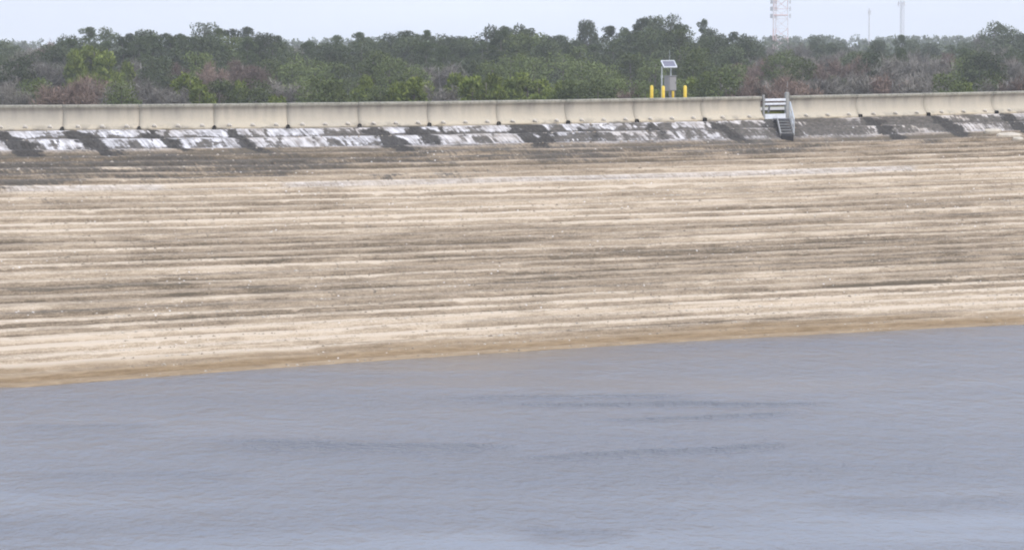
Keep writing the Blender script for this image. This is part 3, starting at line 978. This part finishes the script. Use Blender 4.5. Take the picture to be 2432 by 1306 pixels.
def gen_bare(seed, kind, mat, H=10, buds=False):
    g = random.Random(seed)
    ends = []; b = MB()
    def grow(p, d, L, r, lvl):
        q = p + d * L
        mid = p.lerp(q, .5) + Vector((g.uniform(-1, 1), g.uniform(-1, 1), g.uniform(-.3, .6))) * L * .07
        b.tube([p, mid, q], [r, r * .8, r * .55], 4 if lvl > 1 else 5, False)
        if lvl >= 3:
            ends.append(q); ends.append(mid); return
        for i in range(g.randint(3, 4)):
            nd = (d + Vector((g.gauss(0, .55), g.gauss(0, .55), g.gauss(.12, .3)))).normalized()
            grow(p.lerp(q, g.uniform(.55, 1)), nd, L * g.uniform(.6, .82), r * .52, lvl + 1)
    for i in range(4):
        a = i * 1.571 + g.uniform(-.4, .4); t = g.uniform(.2, .55)
        grow(Vector((0, 0, H * g.uniform(.14, .26))), Vector((math.cos(a) * t, math.sin(a) * t, 1)).normalized(), H * .25, .09, 1)
    ends_ = np.array([tuple(e) for e in ends])
    zmax = ends_[:, 2].max() + .5
    nb_ = len(b.v)
    V1 = np.array(b.v); F1 = [f for f in b.f]
    per = max(10, int(3600 / len(ends_)))
    V2, F2 = leaves(ends_, np.full_like(ends_, .62), per, .05, .85, .55, .8, .1, seed)
    allV = [V1, V2]; allF = np.vstack([np.array(F1), F2 + nb_])
    if buds:
        V3, F3 = leaves(ends_, np.full_like(ends_, .75), max(6, int(1700 / len(ends_))), .13, .2, .2, .3, .2, seed + 5)
        allF = np.vstack([allF, F3 + nb_ + len(V2)]); allV.append(V3)
    proto_tree(kind, np.vstack(allV), allF, mat, float(zmax), .16, [], M['greybark'], seed)

for i in range(5): gen_pine(100 + i)
for i in range(4): gen_oak(200 + i, 'oak', M['oak'])
for i in range(4): gen_oak(300 + i, 'olive', M['olive'], 11, 40, 62, 2.9, .15)
for i in range(4): gen_young(400 + i)
for i in range(4): gen_bare(500 + i, 'bare', M['twig'])
for i in range(4): gen_bare(600 + i, 'red', M['red'], 10, True)

KIND = {'pine': ('pine_tree', 'dark green pine', 'pine tree'), 'oak': ('evergreen_tree', 'dense dull green tree', 'tree'),
        'olive': ('leafy_tree', 'loose olive green tree', 'tree'), 'young': ('young_pine', 'bushy bright green pine', 'pine tree'),
        'bare': ('bare_tree', 'grey leafless tree', 'tree'), 'red': ('maple_tree', 'reddish budding tree', 'tree')}
ROWS = {'front': 'behind the wall', 'mid': 'in mid wood', 'back': 'on the skyline', 'far': 'in the hazy distance'}
trees = []
tr_rng = random.Random(3)
def tree(kind, col, ytop, Y, row, wid=1.0):
    if kind == 'bare' and row != 'far' and 400 < col < 1700 and tr_rng.random() < .62: kind = 'olive'
    p = at_depth(col, ytop, Y)
    h_ = p.z - LAND + .1
    tm, cm, H = tr_rng.choice(protos[kind])
    sc_ = h_ / H
    nm = KIND[kind][0]
    root = empty(nm, (p.x, p.y, LAND - .1), tr_rng.uniform(0, 6.283))
    ws = wid * (sc_ ** .6 if sc_ > 1 else sc_ ** .8)
    root.scale = (ws, ws, sc_)
    for part, me in (('trunk', tm), ('crown', cm)):
        o = bpy.data.objects.new(part, me); COL.objects.link(o); o.parent = root
    trees.append((root, kind, row, col, ytop))

# skyline
for c, y, k, wd in ((-60, 108, 'oak', 1.1), (20, 100, 'oak', 1.2), (62, 110, 'bare', 1), (115, 99, 'red', .8), (165, 86, 'oak', .8), (210, 66, 'pine', .9), (262, 70, 'oak', .8),
                    (300, 82, 'pine', .8), (350, 73, 'oak', .9), (395, 80, 'pine', .8), (428, 81, 'pine', .7), (485, 57, 'oak', .95), (520, 68, 'pine', .9), (550, 70, 'pine', .9),
                    (592, 65, 'pine', .9), (628, 80, 'oak', .8), (658, 86, 'pine', .8), (700, 100, 'bare', 1), (738, 101, 'oak', .9), (793, 86, 'pine', .9), (852, 78, 'pine', .9), (884, 90, 'oak', .8),
                    (930, 81, 'oak', .9), (962, 74, 'pine', .9), (988, 82, 'pine', .8), (1013, 74, 'pine', .9), (1048, 85, 'oak', .9), (1085, 88, 'oak', .8), (1122, 91, 'pine', .8),
                    (1160, 65, 'oak', .9), (1192, 63, 'pine', 1), (1226, 63, 'oak', .8), (1266, 68, 'pine', .85), (1298, 86, 'oak', .9), (1332, 84, 'pine', 1), (1362, 99, 'pine', .7),
                    (1396, 50, 'oak', .62), (1448, 63, 'pine', 1), (1476, 66, 'pine', .7), (1522, 46, 'pine', 1), (1552, 40, 'oak', .85), (1596, 38, 'oak', .6), (1620, 58, 'pine', .8),
                    (1673, 48, 'pine', .62), (1700, 72, 'oak', .9), (1742, 78, 'pine', .9), (1770, 85, 'oak', .9), (1798, 98, 'oak', .7)):
    tree(k, c, y, tr_rng.uniform(365, 400), 'back', wd)
for c, y, k, wd in ((1850, 106, 'bare', 1), (1888, 99, 'bare', 1), (1941, 85, 'oak', .9), (1985, 104, 'oak', 1), (2030, 112, 'bare', 1), (2082, 97, 'oak', .8), (2142, 84, 'pine', .9), (2165, 96, 'oak', .9),
                    (2210, 104, 'oak', 1), (2258, 108, 'pine', .9), (2298, 103, 'oak', 1), (2326, 76, 'bare', .5), (2368, 55, 'oak', 1.15), (2402, 72, 'oak', .9), (2438, 80, 'oak', 1), (2490, 90, 'pine', 1)):
    tree(k, c, y, tr_rng.uniform(430, 470), 'back', wd)
# second line just below the skyline
x = -40
while x < 2480:
    skyl = np.interp(x, [0, 90, 150, 300, 480, 600, 700, 800, 960, 1100, 1190, 1300, 1365, 1420, 1550, 1700, 1790, 1900, 2480], [120, 122, 98, 94, 78, 82, 106, 99, 85, 97, 77, 92, 108, 100, 68, 84, 108, 120, 116])
    k = tr_rng.choices(['pine', 'oak', 'olive', 'bare', 'red'], [5, 5, 2, .9, .2] if x < 1780 else [3, 4, 2, 3, .8])[0]
    if x < 150: k = tr_rng.choice(['oak', 'bare', 'bare', 'olive'])
    tree(k, x, skyl + tr_rng.uniform(-6, 16), tr_rng.uniform(330, 360), 'back', tr_rng.uniform(.85, 1.1))
    x += tr_rng.uniform(32, 46)
# middle of the wood
for c, y, k, wd in ((215, 109, 'young', 1.35), (255, 122, 'young', 1.2), (180, 122, 'young', .9), (295, 142, 'young', .9), (100, 138, 'bare', 1.2), (40, 135, 'oak', 1.1), (-20, 140, 'bare', 1.1), (330, 138, 'bare', 1.1),
                    (430, 148, 'red', .9), (512, 146, 'red', .9), (575, 142, 'red', 1), (375, 135, 'oak', .9), (470, 125, 'olive', .9), (640, 140, 'bare', 1.1), (695, 135, 'olive', 1.1), (745, 145, 'olive', 1.1),
                    (800, 150, 'olive', 1.2), (885, 120, 'olive', 1), (930, 140, 'bare', 1), (985, 160, 'olive', 1), (1040, 148, 'bare', 1.1), (1060, 155, 'olive', 1), (1110, 140, 'oak', 1), (1165, 150, 'bare', 1),
                    (1215, 128, 'olive', 1), (1270, 140, 'bare', 1), (1330, 128, 'olive', 1.1), (1390, 140, 'bare', 1.1), (1440, 150, 'olive', 1.2), (1500, 128, 'olive', 1), (1550, 140, 'bare', .9), (1650, 115, 'olive', 1.1),
                    (1610, 150, 'olive', .9), (1700, 130, 'oak', 1), (1745, 155, 'olive', 1), (1800, 138, 'red', 1.1), (1850, 132, 'olive', 1.1), (1860, 150, 'red', 1), (1905, 140, 'olive', 1), (1930, 146, 'red', 1), (1995, 138, 'red', 1.1),
                    (2030, 132, 'red', .9), (2075, 128, 'oak', 1.1), (2110, 140, 'olive', 1), (2160, 130, 'bare', 1.2), (2210, 135, 'bare', 1), (2250, 125, 'red', 1), (2290, 135, 'olive', 1), (2330, 125, 'oak', 1.1), (2400, 140, 'red', 1), (2440, 135, 'bare', 1)):
    tree(k, c, y, tr_rng.uniform(285, 318), 'mid', wd)
# behind the wall
for c, y, k, wd in ((-10, 190, 'bare', 1.3), (35, 200, 'bare', 1), (75, 186, 'olive', 1), (120, 200, 'bare', 1.1), (165, 185, 'red', 1.1), (200, 178, 'red', 1), (245, 196, 'bare', 1.1), (285, 190, 'olive', .8), (315, 188, 'bare', 1.2),
                    (362, 196, 'bare', 1.2), (405, 205, 'bare', 1), (445, 176, 'young', 1.3), (478, 196, 'young', 1), (525, 190, 'olive', 1), (565, 186, 'young', .8), (600, 190, 'olive', 1), (650, 222, 'young', 1.2), (690, 186, 'bare', 1.1),
                    (735, 192, 'olive', 1), (775, 185, 'olive', 1.1), (815, 208, 'young', 1.1), (862, 184, 'young', 1), (905, 204, 'olive', 1), (935, 192, 'young', 1.1), (975, 188, 'young', 1.2), (1010, 198, 'young', 1), (1045, 198, 'bare', 1),
                    (1090, 178, 'young', 1.2), (1128, 174, 'young', 1.2), (1165, 180, 'young', 1.1), (1205, 190, 'young', 1), (1245, 172, 'young', 1.3), (1285, 182, 'young', 1.1), (1325, 198, 'young', 1.1), (1370, 190, 'olive', 1),
                    (1415, 196, 'bare', 1.1), (1460, 186, 'olive', 1), (1500, 200, 'red', .8), (1530, 195, 'olive', .9), (1558, 214, 'young', 1), (1600, 186, 'bare', 1), (1638, 188, 'young', 1.1), (1668, 186, 'bare', 1), (1705, 170, 'olive', 1.1), (1745, 190, 'bare', 1),
                    (1785, 176, 'red', 1.1), (1825, 180, 'bare', 1.1), (1865, 178, 'red', 1.1), (1905, 184, 'bare', 1.1), (1950, 178, 'bare', 1.2), (1990, 186, 'olive', .9), (2030, 172, 'bare', 1.2), (2075, 170, 'bare', 1.1), (2120, 176, 'red', .9), (2160, 170, 'bare', 1.2),
                    (2205, 178, 'bare', 1.1), (2255, 176, 'olive', 1), (2300, 196, 'young', 1), (2270, 205, 'young', .9), (2345, 172, 'olive', 1.1), (2390, 178, 'bare', 1.1), (2430, 170, 'red', 1.1), (2470, 180, 'bare', 1.1)):
    tree(k, c, y, tr_rng.uniform(222, 250), 'front', wd)

def mark_of(col):
    for c0, c1, ph in marks:
        if c0 <= col < c1: return ph
    return marks[0][2] if col < 0 else marks[-1][2]
cells = {}
for t_ in trees: cells.setdefault((t_[1], t_[2], mark_of(t_[3])), []).append(t_)
SIZE = {2: ('taller', 'shorter'), 3: ('tallest', 'middle', 'shortest'), 4: ('tallest', 'second tallest', 'third tallest', 'shortest')}
for (kd, row, ph), lst in cells.items():
    lst.sort(key=lambda q: q[4])
    for i, t_ in enumerate(lst):
        pre = '' if len(lst) == 1 else (SIZE[len(lst)][i] + ' ' if len(lst) in SIZE else ordn[i] + ' tallest ')
        tag(t_[0], '%s%s %s, above %s' % (pre, KIND[kd][1], ROWS[row], ph), KIND[kd][2], 'trees of the wood behind the dam')

# brush under the trees and the hazy wood far behind: nobody could count either
g = np.random.default_rng(5)
n = 900
bx = g.uniform(-100, 110, n); by = g.uniform(250, 470, n)
cent = np.column_stack([bx, by, LAND + .6 + g.random(n) * 2.6])
V_, F_ = leaves(cent, np.column_stack([np.full(n, 1.6), np.full(n, 1.6), np.full(n, 1.3)]), 45, .2, .55, .4, .5, .2, 8)
tag(mesh_np('undergrowth', V_, F_, M['olive']), 'tangled brush under the trees', 'undergrowth', kind='stuff')
cs, rs = [], []
for i in range(1500):
    Y_ = g.uniform(640, 1300); X_ = g.uniform(-.26, .28) * Y_
    hh = g.uniform(6.5, 9.4) if Y_ < 900 else g.uniform(8, 11)
    if i >= 1000:                       # the wood goes on past both edges of the view
        Y_ = g.uniform(300, 800); X_ = (1 if i % 2 else -1) * g.uniform(.27, .75) * Y_; hh = g.uniform(8, 13)
    for k in range(7):
        cs.append((X_ + g.uniform(-2.6, 2.6), Y_ + g.uniform(-2, 2), LAND + hh * (.25 + .75 * (k + .5) / 7)))
        q = g.uniform(1.2, 2.4); rs.append((q, q, q * .8))
V_, F_ = leaves(np.array(cs), np.array(rs), 26, .8, 1.0, .2, .4, .3, 9)
tag(mesh_np('far_woods', V_, F_, M['oak']), 'blue grey hazy woods along the horizon', 'woods', kind='stuff')

# ------------------------------------------------------------------ towers beyond the wood
def strut(b, p, q, r): b.tube([p, q], r, 5, False)
Yt = 900.0
p = at_depth(1850, 90, Yt); tz = LAND - .1
tw = empty('lattice_tower', (p.x, p.y, tz), .5)
tag(tw, 'wide red and white lattice tower with antenna clusters', 'tower')
HT = 56.0
def leg_xy(k, z):
    r = 3.35 - .014 * z
    a = k * 2 * math.pi / 3 + math.pi / 2 - .25
    return Vector((math.cos(a) * r, math.sin(a) * r, z))
for k in range(3):
    for i in range(8):
        b = MB(); b.tube([leg_xy(k, HT * i / 8), leg_xy(k, HT * (i + 1) / 8)], .12 + .07 * (k == 1), 6); b.build('leg_section', M['rusty'] if i % 2 else M['tower_white'], tw)
for i in range(8):
    b = MB()
    for j in range(2):
        z0 = HT * (i + j / 2) / 8; z1 = HT * (i + (j + 1) / 2) / 8
        for k in range(3):
            k2 = (k + 1) % 3
            strut(b, leg_xy(k, z0), leg_xy(k2, z0), .07)
            strut(b, leg_xy(k, z0), leg_xy(k2, z1), .05); strut(b, leg_xy(k2, z0), leg_xy(k, z1), .05)
    b.build('bracing', M['rusty'] if i % 2 else M['tower_white'], tw)
for k in range(3):
    for z in (18.5, 21, 23.5):
        q = leg_xy(k, z); d = Vector((q.x, q.y, 0)).normalized()
        b = MB()
        for t_ in (-.5, 0, .5):
            side = Vector((-d.y, d.x, 0)) * t_
            b.box(q + d * .9 + side, (.3, .3, 1.5), Matrix.Rotation(math.atan2(d.y, d.x), 3, 'Z'))
        strut(b, q, q + d * .9, .06)
        b.build('antenna', M['tower_grey'], tw)
q = leg_xy(2, 19.8)
b = MB()
for k in range(3): strut(b, leg_xy(k, 18.8), leg_xy((k + 1) % 3, 18.8), .22)
b.build('platform', M['rusty'], tw)

p = at_depth(2064, 90, Yt)
ms = empty('mast', (p.x, p.y, tz)); tag(ms, 'thin single pole mast between the two lattice structures', 'mast')
top = 12.5 + (82 - 22) / F * Yt - tz
b = MB(); b.tube([(0, 0, 0), (0, 0, top)], [.28, .17], 8); b.build('pole', M['tower_grey'], ms)
b = MB()
for k in range(3):
    a = k * 2.094; b.box((math.cos(a) * .4, math.sin(a) * .4, top - 1.6), (.22, .22, 1.6))
b.build('antenna', M['tower_grey'], ms)

p = at_depth(2142, 90, Yt)
ms = empty('lattice_mast', (p.x, p.y, tz), .3); tag(ms, 'slender tall lattice mast, farthest right of the towers', 'mast')
top = 12.5 + (81 - 4) / F * Yt - tz
def ml(k, z): a = k * 2.094; return Vector((math.cos(a) * .75, math.sin(a) * .75, z))
b = MB()
for k in range(3): b.tube([ml(k, 0), ml(k, top)], .1, 5)
b.build('leg', M['tower_grey'], ms)
b = MB(); nseg = 16
for i in range(nseg):
    for k in range(3):
        strut(b, ml(k, top * i / nseg), ml((k + 1) % 3, top * (i + 1) / nseg), .05); strut(b, ml(k, top * i / nseg), ml((k + 1) % 3, top * i / nseg), .05)
b.build('bracing', M['tower_grey'], ms)
b = MB()
for k in range(3):
    a = k * 2.094 + .5; b.box((math.cos(a) * 1.3, math.sin(a) * 1.3, top - 1.0), (.3, .3, 1.8)); strut(b, (0, 0, top - 1), (math.cos(a) * 1.3, math.sin(a) * 1.3, top - 1), .07)
b.build('antenna', M['tower_grey'], ms)

# ------------------------------------------------------------------ the air
b = MB(); b.box((0, 1000, 28), (5200, 3000, 64))
hm = bpy.data.materials.new('haze_air'); hm.use_nodes = True
hn = hm.node_tree; hn.nodes.clear()
pv = hn.nodes.new('ShaderNodeVolumePrincipled'); pv.inputs['Color'].default_value = (.93, .955, 1, 1)
pv.inputs['Density'].default_value = .0003; pv.inputs['Anisotropy'].default_value = 0.0
oo = hn.nodes.new('ShaderNodeOutputMaterial'); hn.links.new(pv.outputs[0], oo.inputs['Volume'])
hz = b.build('haze', hm); tag(hz, 'thin pale haze in the air', 'haze', kind='stuff')
